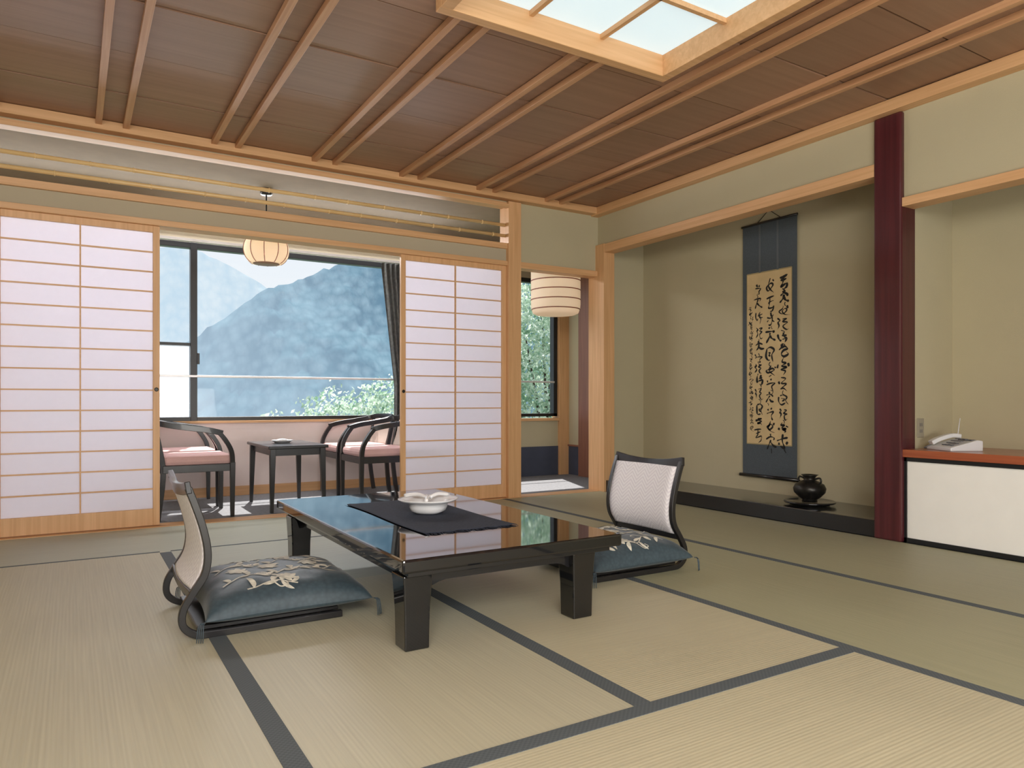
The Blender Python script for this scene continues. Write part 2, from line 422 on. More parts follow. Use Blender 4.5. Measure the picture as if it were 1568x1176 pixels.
ol = root('wall_outlet', (4.575, 2.545, .70))
box('plate', -.035, .035, -.008, 0, -.06, .06, plain('outlet_plate', (.32, .29, .22), .5), ol, .003)
boxes('sockets', [(-.012, -.006, -.0095, -.008, .01, .03), (.006, .012, -.0095, -.008, .01, .03), (-.012, -.006, -.0095, -.008, -.03, -.01), (.006, .012, -.0095, -.008, -.03, -.01)], GREYP, ol)

# telephone
ph = root('telephone', (4.56, 2.33, .572), rot=math.radians(-28))
prism('base', [(-.10, 0), (.10, 0), (.10, .062), (.07, .066), (-.10, .022)], -.115, .115, PHONEW, ph, .006)
ph_h = sweep('handset', [(-.095, .078, .04), (-.05, .078, .062), (.03, .078, .085), (.09, .078, .082)], .045, .026, PHONEW, ph, n=5, bevel=.007)
boxes('keypad', [(-.07+.028*i, -.052+.028*i, -.08+.035*j, -.058+.035*j, .032+.0115*i, .038+.0115*i) for i in range(4) for j in range(3)], GREYP, ph, .002)
box('display', .045, .075, -.09, .03, .058, .067, GREYP, ph)
tube('antenna', [(.09, .10, .06), (.13, .13, .19)], .003, PHONEW, ph, 8)
tube('cord', [(-.09, .08, .03), (-.12, .10, .01), (-.08, .13, .006), (.0, .135, .006), (.1, .12, .006)], .003, GREYP, ph, 6, n=5)

# vase on tray
vt = root('display_tray', (4.64, 3.39, .11))
lathe('tray', [(.14, 0), (.15, .006), (.175, .012), (.185, .022), (.175, .026), (.16, .022), (.02, .020)], BLACK, vt, 48)
va = root('bronze_vase', (4.64, 3.39, .132))
lathe('body', [(.03, 0), (.055, .002), (.05, .012), (.075, .03), (.108, .065), (.115, .095), (.10, .125), (.065, .145), (.042, .155), (.038, .17), (.05, .188), (.062, .195), (.056, .196), (.036, .185), (.03, .16)], DARKV, va, 40)
for s in (-1, 1):
    tube('handle_%d' % (1 if s > 0 else 2), [(0, s*.045, .165), (0, s*.085, .175), (0, s*.095, .15), (0, s*.08, .135)], .007, DARKV, va, 8, n=5)

# hanging scroll
sc = root('hanging_scroll', (4.95, 4.0, 0))
box('brocade', -.006, -.003, -.272, .272, .245, 2.36, SCROLLBLUE, sc)
box('paper', -.0085, -.006, -.222, .222, .512, 1.945, SCROLLPAPER, sc)
boxes('paper_border', [(-.009, -.006, -.228, -.222, .505, 1.952), (-.009, -.006, .222, .228, .505, 1.952), (-.009, -.006, -.222, .222, .503, .512), (-.009, -.006, -.222, .222, 1.945, 1.955)], plain('gold_border', (.35, .28, .14)), sc)
tube('lower_roller', [(-.014, -.295, .238), (-.014, .295, .238)], .014, BLKW, sc, 12)
tube('upper_rod', [(-.01, -.28, 2.365), (-.01, .28, 2.365)], .009, BLKW, sc, 10)
tube('cord', [(-.006, -.12, 2.37), (-.006, 0, 2.46), (-.006, .12, 2.37)], .003, INK, sc, 6)
boxes('streamers', [(-.010, -.006, -.10, -.08, 1.95, 2.36), (-.010, -.006, .08, .10, 1.95, 2.36)], plain('streamer', (.10, .115, .13)), sc)
rng = random.Random(41)
V, F = [], []
NS = [0]
def stroke(pts, w, fl=.35):
    j = lambda: rng.uniform(-.007, .007)
    Q = catmull([(0, p[0]+j(), p[1]+j()) for p in pts], 6); k0 = len(V); n = len(Q); ph_ = rng.random()*6
    NS[0] += 1; xo = -.0092-.00001*(NS[0] % 60)
    for i, p in enumerate(Q):
        T = (Q[min(i+1, n-1)]-Q[max(i-1, 0)]).normalized(); Nn = Vector((0, -T.z, T.y))
        f = i/(n-1); ww_ = w*(fl+(1-fl)*abs(math.sin(ph_+i*.22)))*min(1, .5+f*6)*min(1, .15+(1-f)*5)
        V.append(Vector((xo, 0, 0))+p+Nn*ww_/2); V.append(Vector((xo, 0, 0))+p-Nn*ww_/2)
    for i in range(n-1): F.append((k0+2*i, k0+2*i+1, k0+2*i+3, k0+2*i+2))
LASTK = [-1]
def glyph(cy, cz, s, h, wd):
    slant = rng.uniform(-.18, .10); rot = rng.uniform(-.12, .12)
    def q(a, b):
        a2 = a+slant*b-rot*b; b2 = b+rot*a
        return (cy-a2*s/2, cz+b2*h/2)
    R = rng.uniform
    kind = rng.randrange(11)
    while kind == LASTK[0]: kind = rng.randrange(11)
    LASTK[0] = kind
    if kind == 0:
        stroke([q(R(-.2, .3), .95), q(R(-.1, .2), .1), q(R(-.2, .1), -.75), q(-.45, -.6)], wd*1.2)
        stroke([q(-.75, R(.2, .5)), q(0, R(.3, .5)), q(.7, R(.4, .7))], wd)
        stroke([q(.35, -.1), q(.6, -.3)], wd*1.5); stroke([q(-.5, -.05), q(-.7, -.35)], wd*1.3)
    elif kind == 1:
        stroke([q(-.3, .9), q(.5, .7), q(-.4, .25), q(.45, .05), q(-.5, -.4), q(.1, -.5), q(.55, -.9)], wd*.95)
        stroke([q(-.75, .45), q(-.6, .1)], wd*1.4)
    elif kind == 2:
        stroke([q(0, .95), q(-.2, .3), q(-.7, -.1), q(-.2, -.5), q(.5, 0), q(.2, .4), q(-.3, 0), q(.1, -.6), q(.8, -.9)], wd*.9)
        stroke([q(.55, .7), q(.75, .4)], wd*1.4)
    elif kind == 3:
        stroke([q(-.6, .8), q(-.35, .5), q(-.65, .2), q(-.45, -.1), q(-.75, -.7)], wd)
        stroke([q(.0, .7), q(.6, .75), q(.15, .3), q(.65, .15), q(.1, -.3), q(.4, -.8), q(.8, -.7)], wd*.85)
    elif kind == 4:
        stroke([q(0, 1), q(.1, .8)], wd*1.5)
        stroke([q(-.8, .45), q(.1, .6), q(.75, .5), q(.5, .25)], wd)
        stroke([q(.05, .4), q(-.2, -.1), q(-.85, -.85)], wd*1.15)
        stroke([q(-.1, 0), q(.35, -.4), q(.9, -.75)], wd*1.3)
    elif kind == 5:
        stroke([q(-.5, .6), q(-.6, -.2), q(-.3, -.7), q(.2, -.6)], wd*1.1)
        stroke([q(-.4, .65), q(.2, .8), q(.6, .5), q(.35, -.1), q(.6, -.8)], wd)
        stroke([q(-.3, .15), q(.2, .2), q(-.15, -.15), q(.25, -.25)], wd*.75)
    elif kind == 6:
        stroke([q(-.55, .5), q(-.35, .2)], wd*1.5); stroke([q(.1, .65), q(.2, .35)], wd*1.4)
        stroke([q(-.7, -.1), q(0, 0), q(.6, .1), q(.1, -.4), q(.3, -.9), q(-.1, -.75)], wd)
    elif kind == 7:
        stroke([q(.1, .95), q(-.1, .5), q(-.6, .1)], wd*1.2)
        stroke([q(-.1, .45), q(.5, .5), q(.7, .2), q(.0, -.1), q(-.4, -.5), q(.1, -.95), q(.7, -.6), q(.4, -.3)], wd*.95)
    elif kind == 8:
        stroke([q(-.8, .6), q(-.1, .75), q(.7, .8)], wd*1.1); stroke([q(-.5, .2), q(.0, .3), q(.5, .35)], wd*.9)
        stroke([q(-.1, .75), q(-.2, .0), q(-.5, -.5), q(.1, -.35), q(.6, -.2), q(.3, -.7), q(-.2, -.95)], wd)
    elif kind == 9:
        stroke([q(-.65, .85), q(-.75, .2), q(-.55, -.4), q(-.3, -.1)], wd*1.2)
        stroke([q(.3, .9), q(.15, .3), q(.5, -.2), q(.2, -.9)], wd*1.15)
        stroke([q(-.1, .4), q(.7, .55)], wd); stroke([q(-.1, -.1), q(.75, .0)], wd*.8)
    else:
        stroke([q(0, 1), q(-.3, .6), q(.3, .4), q(-.35, .1), q(.35, -.1), q(-.3, -.4), q(.3, -.6), q(0, -1)], wd)
        stroke([q(.55, .3), q(.85, -.1)], wd*1.3); stroke([q(-.7, .2), q(-.8, -.2)], wd*1.2)
    if rng.random() < .45: stroke([q(R(-.3, .3), -.8), q(R(-.1, .2), -1.1), q(R(-.3, .3), -1.4)], wd*.45, .8)
for cy, s0, z0, z1, w_ in ((-.145, .128, 1.90, .55, .0190), (-.015, .118, 1.89, .55, .0170), (.100, .100, 1.87, .60, .0150), (.180, .048, 1.68, .60, .0080)):
    z = z0
    while z > z1+.03:
        hh = s0*rng.uniform(.7, 1.3); glyph(cy+rng.uniform(-.010, .010), z-hh/2, s0*rng.uniform(.75, 1.08), hh, w_*rng.uniform(.75, 1.2)); z -= hh*rng.uniform(1.03, 1.15)
obj('calligraphy', V, F, INK, sc)

# ------------------------------------------------------------ ceiling
ce = root('ceiling', (0, 0, ZC))
SX0, SX1, SY0, SY1 = 1.50, 2.80, 1.6, 2.98
BX0, BX1, BY0, BY1 = SX0-.03, SX1+.03, SY0-.03, SY1+.03
ys = [5.56, 4.95, 4.36, 3.77, 3.18, 2.59, 2.0, 1.41, .82, .23, -.36, -.95, -1.54, -2.0]
for i in range(len(ys)-1):
    y1, y0 = ys[i], ys[i+1]; g = .006
    rects = []
    a, b = y0+g, y1-g
    if b <= BY0 or a >= BY1: rects.append((XL, XR+.02, a, b))
    else:
        rects += [(XL, BX0, a, b), (BX1, XR+.02, a, b)]
        if b > BY1: rects.append((BX0, BX1, BY1, b))
        if a < BY0: rects.append((BX0, BX1, a, BY0))
    boxes('ceiling_board_row_%d' % (i+1), [(r[0], r[1], r[2], r[3], .0+.004*(i % 2), .02) for r in rects], CEIL[i % 3], ce)
boxes('ceiling_backing', [(XL, BX0, YF, 5.56, .02, .035), (BX1, XR+.02, YF, 5.56, .02, .035), (BX0, BX1, YF, BY0, .02, .035), (BX0, BX1, BY1, 5.56, .02, .035)], DARKGAP, ce)
bl = []
for k in range(-3, 6):
    xc = .228+.712*k
    for dx in (-.08, .08):
        x = xc+dx
        if x < XL or x > 4.28: continue
        if SX0-.06 < x < SX1+.06: bl += [(x-.019, x+.019, SY1+.04, 5.5, -.036, 0), (x-.019, x+.019, YF, SY0-.04, -.036, 0)]
        else: bl.append((x-.019, x+.019, YF, 5.5, -.036, 0))
boxes('ceiling_battens', bl, WB[1], ce, .002)
sk = root('ceiling_light_panel', (0, 0, ZC))
fw = .06
boxes('frame', [(SX0-fw, SX1+fw, SY1, SY1+fw, -.055, .10), (SX0-fw, SX1+fw, SY0-fw, SY0, -.055, .10), (SX0-fw, SX0, SY0, SY1, -.055, .10), (SX1, SX1+fw, SY0, SY1, -.055, .10)], WL[0], sk, .003)
g = []
for x in (1.93, 2.37): g.append((x-.012, x+.012, SY0, SY1, .035, .06))
for y in (2.067, 2.533): g.append((SX0, SX1, y-.012, y+.012, .035, .06))
boxes('lattice', g, WL[1], sk)
box('diffuser', SX0, SX1, SY0, SY1, .062, .066, SKYP, sk)
box('sun_block_slab', XL-.2, XS+.3, YF-.1, YW+.35, 2.87, 3.0, plain('sun_block_grey', (.1, .1, .11)))  # unseen slab added over the rooms to block the sun
box('wall_left', XL-.1, XL, YF, YB+.1, 0, 2.87, PLASTER)

# ------------------------------------------------------------ low lacquer table
tb = root('low_dining_table', (1.42, 3.12, 0))
TX0, TX1, TY0, TY1, TZ = .945-1.42, 1.895-1.42, 2.25-3.12, 4.0-3.12, .334
box('tabletop', TX0, TX1, TY0, TY1, TZ-.048, TZ, LACQ, tb, .008)
box('under_moulding', TX0+.035, TX1-.035, TY0+.035, TY1-.035, TZ-.07, TZ-.048, BLACK, tb, .004)
ix = [(TX0+.03, TX0+.135), (TX1-.20, TX1-.095)]; iy = [(TY0+.06, TY0+.165), (TY1-.20, TY1-.095)]
k = 0
for a, b in ix:
    for c, d in iy:
        k += 1
        cx, cy = (a+b)/2, (c+d)/2
        v = []
        for z, s in ((0, .046), (.13, .048), (.22, .053), (TZ-.07, .056)):
            v += [(cx-s, cy-s, z), (cx+s, cy-s, z), (cx+s, cy+s, z), (cx-s, cy+s, z)]
        f = [(0, 1, 2, 3), (12, 13, 14, 15)]
        for r_ in range(3):
            for q_ in range(4): f.append((r_*4+q_, r_*4+(q_+1) % 4, r_*4+4+(q_+1) % 4, r_*4+4+q_))
        obj('leg_%d' % k, v, f, LACQ, tb, bevel=.005)
def apron(name, p0, p1, axis, at):
    pts = []; n = 24
    for i in range(n+1):
        s = i/n; e = min(s, 1-s)*(p1-p0); d = .055 if e > .09 else .055+.03*(1-e/.09)**2
        pts.append((p0+(p1-p0)*s, TZ-.07-d+.02))
    poly = pts+[(p1, TZ-.06), (p0, TZ-.06)]; m_ = len(poly)
    if axis == 0: V_ = [(a, at-.01, z) for a, z in poly]+[(a, at+.01, z) for a, z in poly]
    else: V_ = [(at-.01, a, z) for a, z in poly]+[(at+.01, a, z) for a, z in poly]
    F_ = [tuple(range(m_)), tuple(range(m_, 2*m_))]+[(i, (i+1) % m_, m_+(i+1) % m_, m_+i) for i in range(m_)]
    obj(name, V_, F_, BLACK, tb)
apron('apron_1', ix[0][1]-.01, ix[1][0]+.01, 0, TY0+.10)
apron('apron_2', ix[0][1]-.01, ix[1][0]+.01, 0, TY1-.15)
apron('apron_3', iy[0][1]-.01, iy[1][0]+.01, 1, TX0+.08)
apron('apron_4', iy[0][1]-.01, iy[1][0]+.01, 1, TX1-.15)

# runner
rn = root('table_runner', (1.42, 3.12, TZ))
V, F = [], []; nx, ny = 24, 60
def rz(x, y):
    e = max(0, (abs(y)-.40)/.08)
    return .0027+.0018*e*abs(math.sin(x*26))
for j in range(ny+1):
    for i in range(nx+1):
        x = -.215+.43*i/nx; y = -.48+.96*j/ny+(.008*math.sin(i*1.7) if j in (0, ny) else 0)
        V.append((x+.006*math.sin(y*7), y, rz(x, y)))
for j in range(ny):
    for i in range(nx):
        a = j*(nx+1)+i; F.append((a, a+1, a+nx+2, a+nx+1))
o = obj('cloth', V, F, INDIGO, rn, smooth=True); so = o.modifiers.new('thick', 'SOLIDIFY'); so.thickness = .0015
V, F = [], []; rg = random.Random(3)
for e in (-1, 1):
    for i in range(70):
        x = -.213+.426*i/69; y = e*.48; l = .018+.012*rg.random(); dx = rg.uniform(-.006, .006)
        k = len(V); V += [(x-.0015, y, .004), (x+.0015, y, .004), (x+.0015+dx, y+e*l, .002), (x-.0015+dx, y+e*l, .002)]; F.append((k, k+1, k+2, k+3))
obj('fringe', V, F, INDIGO, rn)

# ashtray / bowl
bw = root('ceramic_bowl', (1.445, 3.13, TZ+.0055))
lathe('bowl', [(.045, 0), (.06, .0), (.082, .012), (.09, .03), (.092, .045), (.100, .052), (.13, .058), (.142, .066), (.143, .070), (.13, .068), (.098, .062), (.085, .052), (.075, .030), (.05, .018), (.01, .016)], WHITE, bw, 56, lobes=4, lobe_amp=.035)
for i, a in enumerate((.3, 2.2, 4.2)):
    c, s = math.cos(a), math.sin(a)
    tube('rest_%d' % (i+1), [(c*.13, s*.13, .074), (c*.06, s*.06, .084), (c*.01, s*.01, .072)], .009, WHITE, bw, 8, n=4)

# ------------------------------------------------------------ zaisu + zabuton
def zaisu(loc, rot):
    r = root('legless_floor_chair', loc, rot); W = .255
    prof = [(.56, .014), (.30, .013), (.07, .013), (.01, .020), (-.028, .055), (-.028, .11), (.005, .17), (.045, .235), (.055, .31), (.04, .40), (.012, .49), (-.012, .555)]
    for k, s in enumerate((-1, 1)):
        sweep('side_frame_%d' % (k+1), [(x, s*W, z) for x, z in prof], .024, .026, BLKW, r, side=(0, 1, 0), n=5)
    sweep('top_rail', [(-.012, -W-.012, .556), (-.014, -W*.6, .540), (-.022, 0, .532), (-.014, W*.6, .540), (-.012, W+.012, .556)], .045, .02, BLKW, r, side=(.15, 0, -1), n=5)
    sweep('lower_rail', [(.0, -W, .165), (-.01, 0, .162), (.0, W, .165)], .03, .018, BLKW, r, side=(0, 0, 1), n=4)
    box('front_stretcher', .50, .535, -W, W, .002, .024, BLKW, r, .003)
    box('seat_board', .02, .55, -W+.012, W-.012, .026, .042, BLKW, r, .004)
    # upholstered back
    V, F = [], []; pz = catmull([(.012, 0, .18), (.045, 0, .235), (.055, 0, .31), (.04, 0, .40), (.010, 0, .50), (.0, 0, .528)], 4); nY = 16
    for side in (0, 1):
        for p in pz:
            for i in range(nY+1):
                y = -W+.014+(2*W-.028)*i/nY; bow = -.018*(1-(y/W)**2)
                e = min(1, (1-abs(y)/W)*8)
                V.append((p.x+bow+(.016*e+.004 if side == 0 else -.010), y, p.z))
    n1 = len(pz)*(nY+1)
    for sd in (0, 1):
        for j in range(len(pz)-1):
            for i in range(nY):
                a = sd*n1+j*(nY+1)+i; F.append((a, a+1, a+nY+2, a+nY+1))
    for i in range(nY):
        F.append((i, i+1, n1+i+1, n1+i)); b = (len(pz)-1)*(nY+1)+i; F.append((b, b+1, n1+b+1, n1+b))
    for j in range(len(pz)-1):
        for i in (0, nY):
            a = j*(nY+1)+i; F.append((a, a+nY+1, n1+a+nY+1, n1+a))
    obj('back_pad', V, F, CHEV, r, smooth=True)
    return r

def zabuton(loc, rot, seed):
    r = root('floor_cushion', loc, rot); A, B = .315, .305; n = 40
    def xy(u, v):
        pin = 1-.07*(1-abs(u)**2)*abs(v)**4; pin2 = 1-.07*(1-abs(v)**2)*abs(u)**4
        return A*u*pin2, B*v*pin
    def f(u, v): return max(0, (1-abs(u)**4.0))**.5*max(0, (1-abs(v)**4.0))**.5
    def top(u, v): return .075+.110*f(u, v)+.009*noise.noise(Vector((u*4, v*4, seed)))*f(u, v)+.004*(max(abs(u), abs(v))**8)
    def bot(u, v): return .075-.030*f(u, v)+.004*(max(abs(u), abs(v))**8)-.0001
    V, F = [], []
    for fn in (top, bot):
        for j in range(n+1):
            for i in range(n+1):
                u, v = -1+2*i/n, -1+2*j/n
                u = math.sin(u*PI/2)*.5+u*.5; v = math.sin(v*PI/2)*.5+v*.5
                x, y = xy(u, v); V.append((x, y, fn(u, v)))
    m_ = (n+1)**2
    for sd in (0, 1):
        for j in range(n):
            for i in range(n):
                a = sd*m_+j*(n+1)+i; F.append((a, a+1, a+n+2, a+n+1))
    for i in range(n):
        for a, b in ((i, i+1), (n*(n+1)+i, n*(n+1)+i+1), (i*(n+1), (i+1)*(n+1)), (i*(n+1)+n, (i+1)*(n+1)+n)):
            F.append((a, b, m_+b, m_+a))
    obj('cushion', V, F, TEAL, r, smooth=True)
    # embroidery: arabesque vines with leaves and blossoms
    rg = random.Random(seed); V, F = [], []
    def P(u, v):
        u = max(-.93, min(.93, u)); v = max(-.93, min(.93, v))
        x, y = xy(u, v); return Vector((x, y, top(u, v)+.0030))
    def ribbon(pts, w):
        Q = catmull([(a, b, 0) for a, b in pts], 7); k0 = len(V); n_ = len(Q)
        for i, p in enumerate(Q):
            T = (Q[min(i+1, n_-1)]-Q[max(i-1, 0)]).normalized()
            V.append(P(p.x-T.y*w, p.y+T.x*w)); V.append(P(p.x+T.y*w, p.y-T.x*w))
        for i in range(n_-1): F.append((k0+2*i, k0+2*i+1, k0+2*i+3, k0+2*i+2))
    def leaf(u0, v0, ang, L_, wd):
        k0 = len(V); m = 8
        for i in range(m+1):
            t = i/m; w = wd*math.sin(PI*t)**.8; a2 = ang+.5*t
            cu, cv = u0+math.cos(a2)*L_*t, v0+math.sin(a2)*L_*t
            V.append(P(cu-math.sin(a2)*w, cv+math.cos(a2)*w)); V.append(P(cu+math.sin(a2)*w, cv-math.cos(a2)*w))
        for i in range(m): F.append((k0+2*i, k0+2*i+1, k0+2*i+3, k0+2*i+2))
    vines = [[(-.75, -.55), (-.4, -.3), (-.15, -.45), (.15, -.2), (.5, -.4), (.75, -.15)],
             [(-.75, .1), (-.45, .3), (-.15, .1), (.2, .35), (.5, .15), (.8, .4)],
             [(-.6, .7), (-.3, .55), (0, .75), (.35, .6), (.65, .75)],
             [(-.5, -.8), (-.2, -.7), (.1, -.8)]]
    for vn in vines:
        ribbon(vn, .011)
        Q = catmull([(a, b, 0) for a, b in vn], 3)
        for i in range(1, len(Q)-1):
            T = Q[i+1]-Q[i-1]; a = math.atan2(T.y, T.x); sg = 1 if i % 2 else -1
            leaf(Q[i].x, Q[i].y, a+sg*rg.uniform(.6, 1.2), rg.uniform(.16, .26), rg.uniform(.030, .042))
            if i % 3 == 0: ribbon([(Q[i].x, Q[i].y), (Q[i].x+sg*.08, Q[i].y-sg*.13), (Q[i].x+sg*.18, Q[i].y-sg*.10), (Q[i].x+sg*.15, Q[i].y-sg*.03)], .009)
    for (u0, v0) in ((-.1, .0), (.42, -.05), (-.5, -.05), (.0, -.6), (.2, .6)):
        for i in range(7): leaf(u0, v0, i*2*PI/7, .15, .042)
    obj('embroidery', V, F, EMBR, r)
    k = 0
    for su in (-1, 1):
        for sv in (-1, 1):
            x, y = su*A, sv*B; k += 1
            for q in range(4):
                dx = su*(.008+.005*q); dy = sv*(.015-.003*q)
                tube('tassel_%d_%d' % (k, q), [(x, y, .078), (x+dx, y+dy, .07), (x+dx*1.3, y+dy*1.3, .012)], .0018, TEAL, r, 5, n=3)
    return r
zaisu((.37, 3.10, 0), 0); zabuton((.375+.345, 3.07, 0), 0, 4)
zaisu((2.69, 2.99, 0), PI); zabuton((2.69-.315, 2.94, 0), PI, 9)

# ------------------------------------------------------------ veranda furniture
def armchair(loc, rot):
    r = root('armchair', loc, rot); k = 0
    for s in (-1, 1):
        k += 1
        sweep('front_leg_%d' % k, [(.475, s*.245, 0), (.475, s*.25, .41)], .028, .028, BLKW, r, n=1, w2=.038, h2=.038)
        sweep('back_leg_%d' % k, [(-.03, s*.21, 0), (.0, s*.225, .25), (.0, s*.23, .42), (-.055, s*.245, .70)], .034, .034, BLKW, r, n=4)
        sweep('arm_support_%d' % k, [(.475, s*.25, .40), (.465, s*.262, .49), (.425, s*.272, .57), (.375, s*.278, .635)], .034, .034, BLKW, r, n=5)
        sweep('arm_%d' % k, [(.40, s*.278, .63), (.30, s*.285, .655), (.16, s*.283, .675), (.04, s*.270, .695), (-.03, s*.245, .712), (-.068, s*.17, .722)], .042, .026, BLKW, r, side=(0, 0, 1), n=5)
    for q, s in enumerate((-1, 1)):
        box('side_rail_%d' % (q+1), 0, .475, s*.24-.012, s*.24+.012, .345, .40, BLKW, r, .003)
    sweep('top_rail', [(-.05, -.22, .72), (-.085, -.11, .725), (-.095, 0, .727), (-.085, .11, .725), (-.05, .22, .72)], .045, .026, BLKW, r, side=(0, 0, 1), n=5)
    box('front_rail', .46, .49, -.24, .24, .345, .40, BLKW, r, .003)
    box('back_rail', -.015, .015, -.22, .22, .345, .40, BLKW, r, .003)
    o = box('seat_cushion', .0, .485, -.235, .235, .395, .47, PINKC, r, .028)
    sweep('back_panel', [(.0, 0, .46), (-.035, 0, .56), (-.065, 0, .70)], .43, .035, BEIGEF, r, side=(0, 1, 0), n=4, bevel=.01)
    return r
armchair((.555, 5.98, 0), 0); armchair((.555, 6.62, 0), 0)
armchair((2.53, 6.02, 0), PI); armchair((2.53, 6.63, 0), PI)
ct = root('side_table', (1.525, 6.115, 0))
box('top', -.235, .235, -.405, .405, .495, .52, BLKW, ct, .006)
boxes('apron', [(-.19, .19, -.36, -.34, .44, .495), (-.19, .19, .34, .36, .44, .495), (-.195, -.175, -.36, .36, .44, .495), (.175, .195, -.36, .36, .44, .495)], BLKW, ct)
k = 0
for sx in (-1, 1):
    for sy in (-1, 1):
        k += 1; sweep('leg_%d' % k, [(sx*.205, sy*.375, 0), (sx*.195, sy*.36, .495)], .026, .026, BLKW, ct, n=1, w2=.045, h2=.045)
ds = root('ashtray', (1.50, 6.15, .52))
lathe('dish', [(.03, 0), (.06, .002), (.085, .02), (.09, .024), (.08, .022), (.055, .008), (.01, .006)], WHITE, ds, 32)
lathe('lid', [(.04, .010), (.045, .03), (.02, .034), (.005, .036)], WHITE, ds, 24)

# lanterns
def lantern_globe(loc, ztop):
    r = root('pendant_lantern', loc)
    pr = []
    for i in range(15):
        a = -PI/2*.62+PI*.62*1.0*i/14; pr.append((.185*math.cos(a)**.75 if math.cos(a) > 0 else .01, .115*math.sin(a)/math.sin(PI/2*.62)))
    lathe('shade', pr, LAMPP, r, 40)
    for i in range(10):
        a = 2*PI*i/10
        tube('rib_%d' % i, [(p[0]*1.015*math.cos(a), p[0]*1.015*math.sin(a), p[1]) for p in pr], .0032, WD[2], r, 6)
    lathe('cap', [(.12, .112), (.125, .118), (.03, .135), (.01, .14)], BLKW, r, 24)
    lathe('base_ring', [(.105, -.118), (.112, -.112), (.10, -.108)], WD[2], r, 24)
    tube('cord', [(0, 0, .13), (0, 0, ztop-loc[2]-.01)], .006, BLKF, r, 6)
    lathe('ceiling_rose', [(.045, ztop-loc[2]-.05), (.05, ztop-loc[2]-.04), (.05, ztop-loc[2])], BLKW, r, 20)
lantern_globe((1.40, 6.28, 2.145), 2.66)
def lantern_drum(loc, ztop):
    r = root('drum_lantern', loc); R = .25
    pr = [(R-.05, 0), (R-.02, .015), (R-.004, .06)]+[(R, .1+.09*i) for i in range(4)]+[(R, .47), (R-.01, .48), (.05, .48)]
    lathe('shade', pr, LAMPP, r, 48)
    for i, z in enumerate((.05, .145, .24, .335, .43)):
        rr = R+.003 if z > .08 else R-.004
        lathe('hoop_%d' % i, [(rr-.006, z-.005), (rr, z-.005), (rr, z+.005), (rr-.006, z+.005)], WD[0], r, 48)
    tube('cord', [(0, 0, .48), (0, 0, ztop-loc[2])], .006, BLKF, r, 6)
lantern_drum((4.16, 5.97, 1.74), 2.66)

# ------------------------------------------------------------ outside
def painted_haze(name, c1, c2, em, xh=None, vs=1.2):  # aerial haze painted on the slopes as emission colour
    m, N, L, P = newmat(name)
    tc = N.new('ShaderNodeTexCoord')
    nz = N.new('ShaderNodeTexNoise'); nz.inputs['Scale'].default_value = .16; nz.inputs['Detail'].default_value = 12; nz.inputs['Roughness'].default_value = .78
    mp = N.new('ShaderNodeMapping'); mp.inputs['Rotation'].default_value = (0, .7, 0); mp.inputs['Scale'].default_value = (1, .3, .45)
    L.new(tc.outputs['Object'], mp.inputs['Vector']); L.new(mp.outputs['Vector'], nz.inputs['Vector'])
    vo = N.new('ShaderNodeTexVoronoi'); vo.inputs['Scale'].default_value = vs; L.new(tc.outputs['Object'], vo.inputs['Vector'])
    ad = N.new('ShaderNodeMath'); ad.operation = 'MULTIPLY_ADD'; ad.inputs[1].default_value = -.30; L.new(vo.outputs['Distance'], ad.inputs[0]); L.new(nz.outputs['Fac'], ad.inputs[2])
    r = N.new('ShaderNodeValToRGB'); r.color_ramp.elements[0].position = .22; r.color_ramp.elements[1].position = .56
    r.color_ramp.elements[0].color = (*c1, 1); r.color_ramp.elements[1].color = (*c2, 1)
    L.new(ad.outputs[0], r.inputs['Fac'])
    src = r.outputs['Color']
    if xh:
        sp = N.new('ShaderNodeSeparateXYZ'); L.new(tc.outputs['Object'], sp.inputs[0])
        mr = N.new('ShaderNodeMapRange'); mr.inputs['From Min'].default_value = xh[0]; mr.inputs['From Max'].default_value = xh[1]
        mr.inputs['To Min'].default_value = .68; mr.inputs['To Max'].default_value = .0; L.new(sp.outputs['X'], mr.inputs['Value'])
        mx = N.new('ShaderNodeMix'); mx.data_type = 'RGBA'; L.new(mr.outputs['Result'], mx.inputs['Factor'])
        L.new(src, mx.inputs['A']); mx.inputs['B'].default_value = (.62, .74, .88, 1); src = mx.outputs['Result']  # pale haze colour painted in toward the left
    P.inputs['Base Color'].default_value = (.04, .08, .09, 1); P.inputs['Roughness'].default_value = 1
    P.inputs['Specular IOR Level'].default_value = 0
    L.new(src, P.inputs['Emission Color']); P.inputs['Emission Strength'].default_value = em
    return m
def interp(tab, x):
    if x <= tab[0][0]: return tab[0][1]
    for (a, b), (c, d) in zip(tab, tab[1:]):
        if x <= c: return b+(d-b)*(x-a)/(c-a)
    return tab[-1][1]
def mountain(name, tab, Y, depth, zb, x0, x1, mat, amp, nx=320, nz_=80):
    V, F = [], []
    for j in range(nz_+1):
        s = j/nz_
        for i in range(nx+1):
            x = x0+(x1-x0)*i/nx; H = interp(tab, x)+amp*.3*noise.noise(Vector((x*.15, 0, 7)))+.5*noise.noise(Vector((x*1.3, 2, 7)))
            z = zb+(H-zb)*s
            d = amp*(noise.noise(Vector((x*.06, z*.05, 3)))+.4*noise.noise(Vector((x*.2, z*.15, 5)))+.25*noise.noise(Vector((x*.9, z*.9, 5))))
            y = Y-depth*(1-s)+d*1.5
            V.append((x, y, z+.25*noise.noise(Vector((x*1.1, z*1.1, 1)))))
    for j in range(nz_):
        for i in range(nx):
            a = j*(nx+1)+i; F.append((a, a+1, a+nx+2, a+nx+1))
    obj(name, V, F, mat, None, smooth=True)
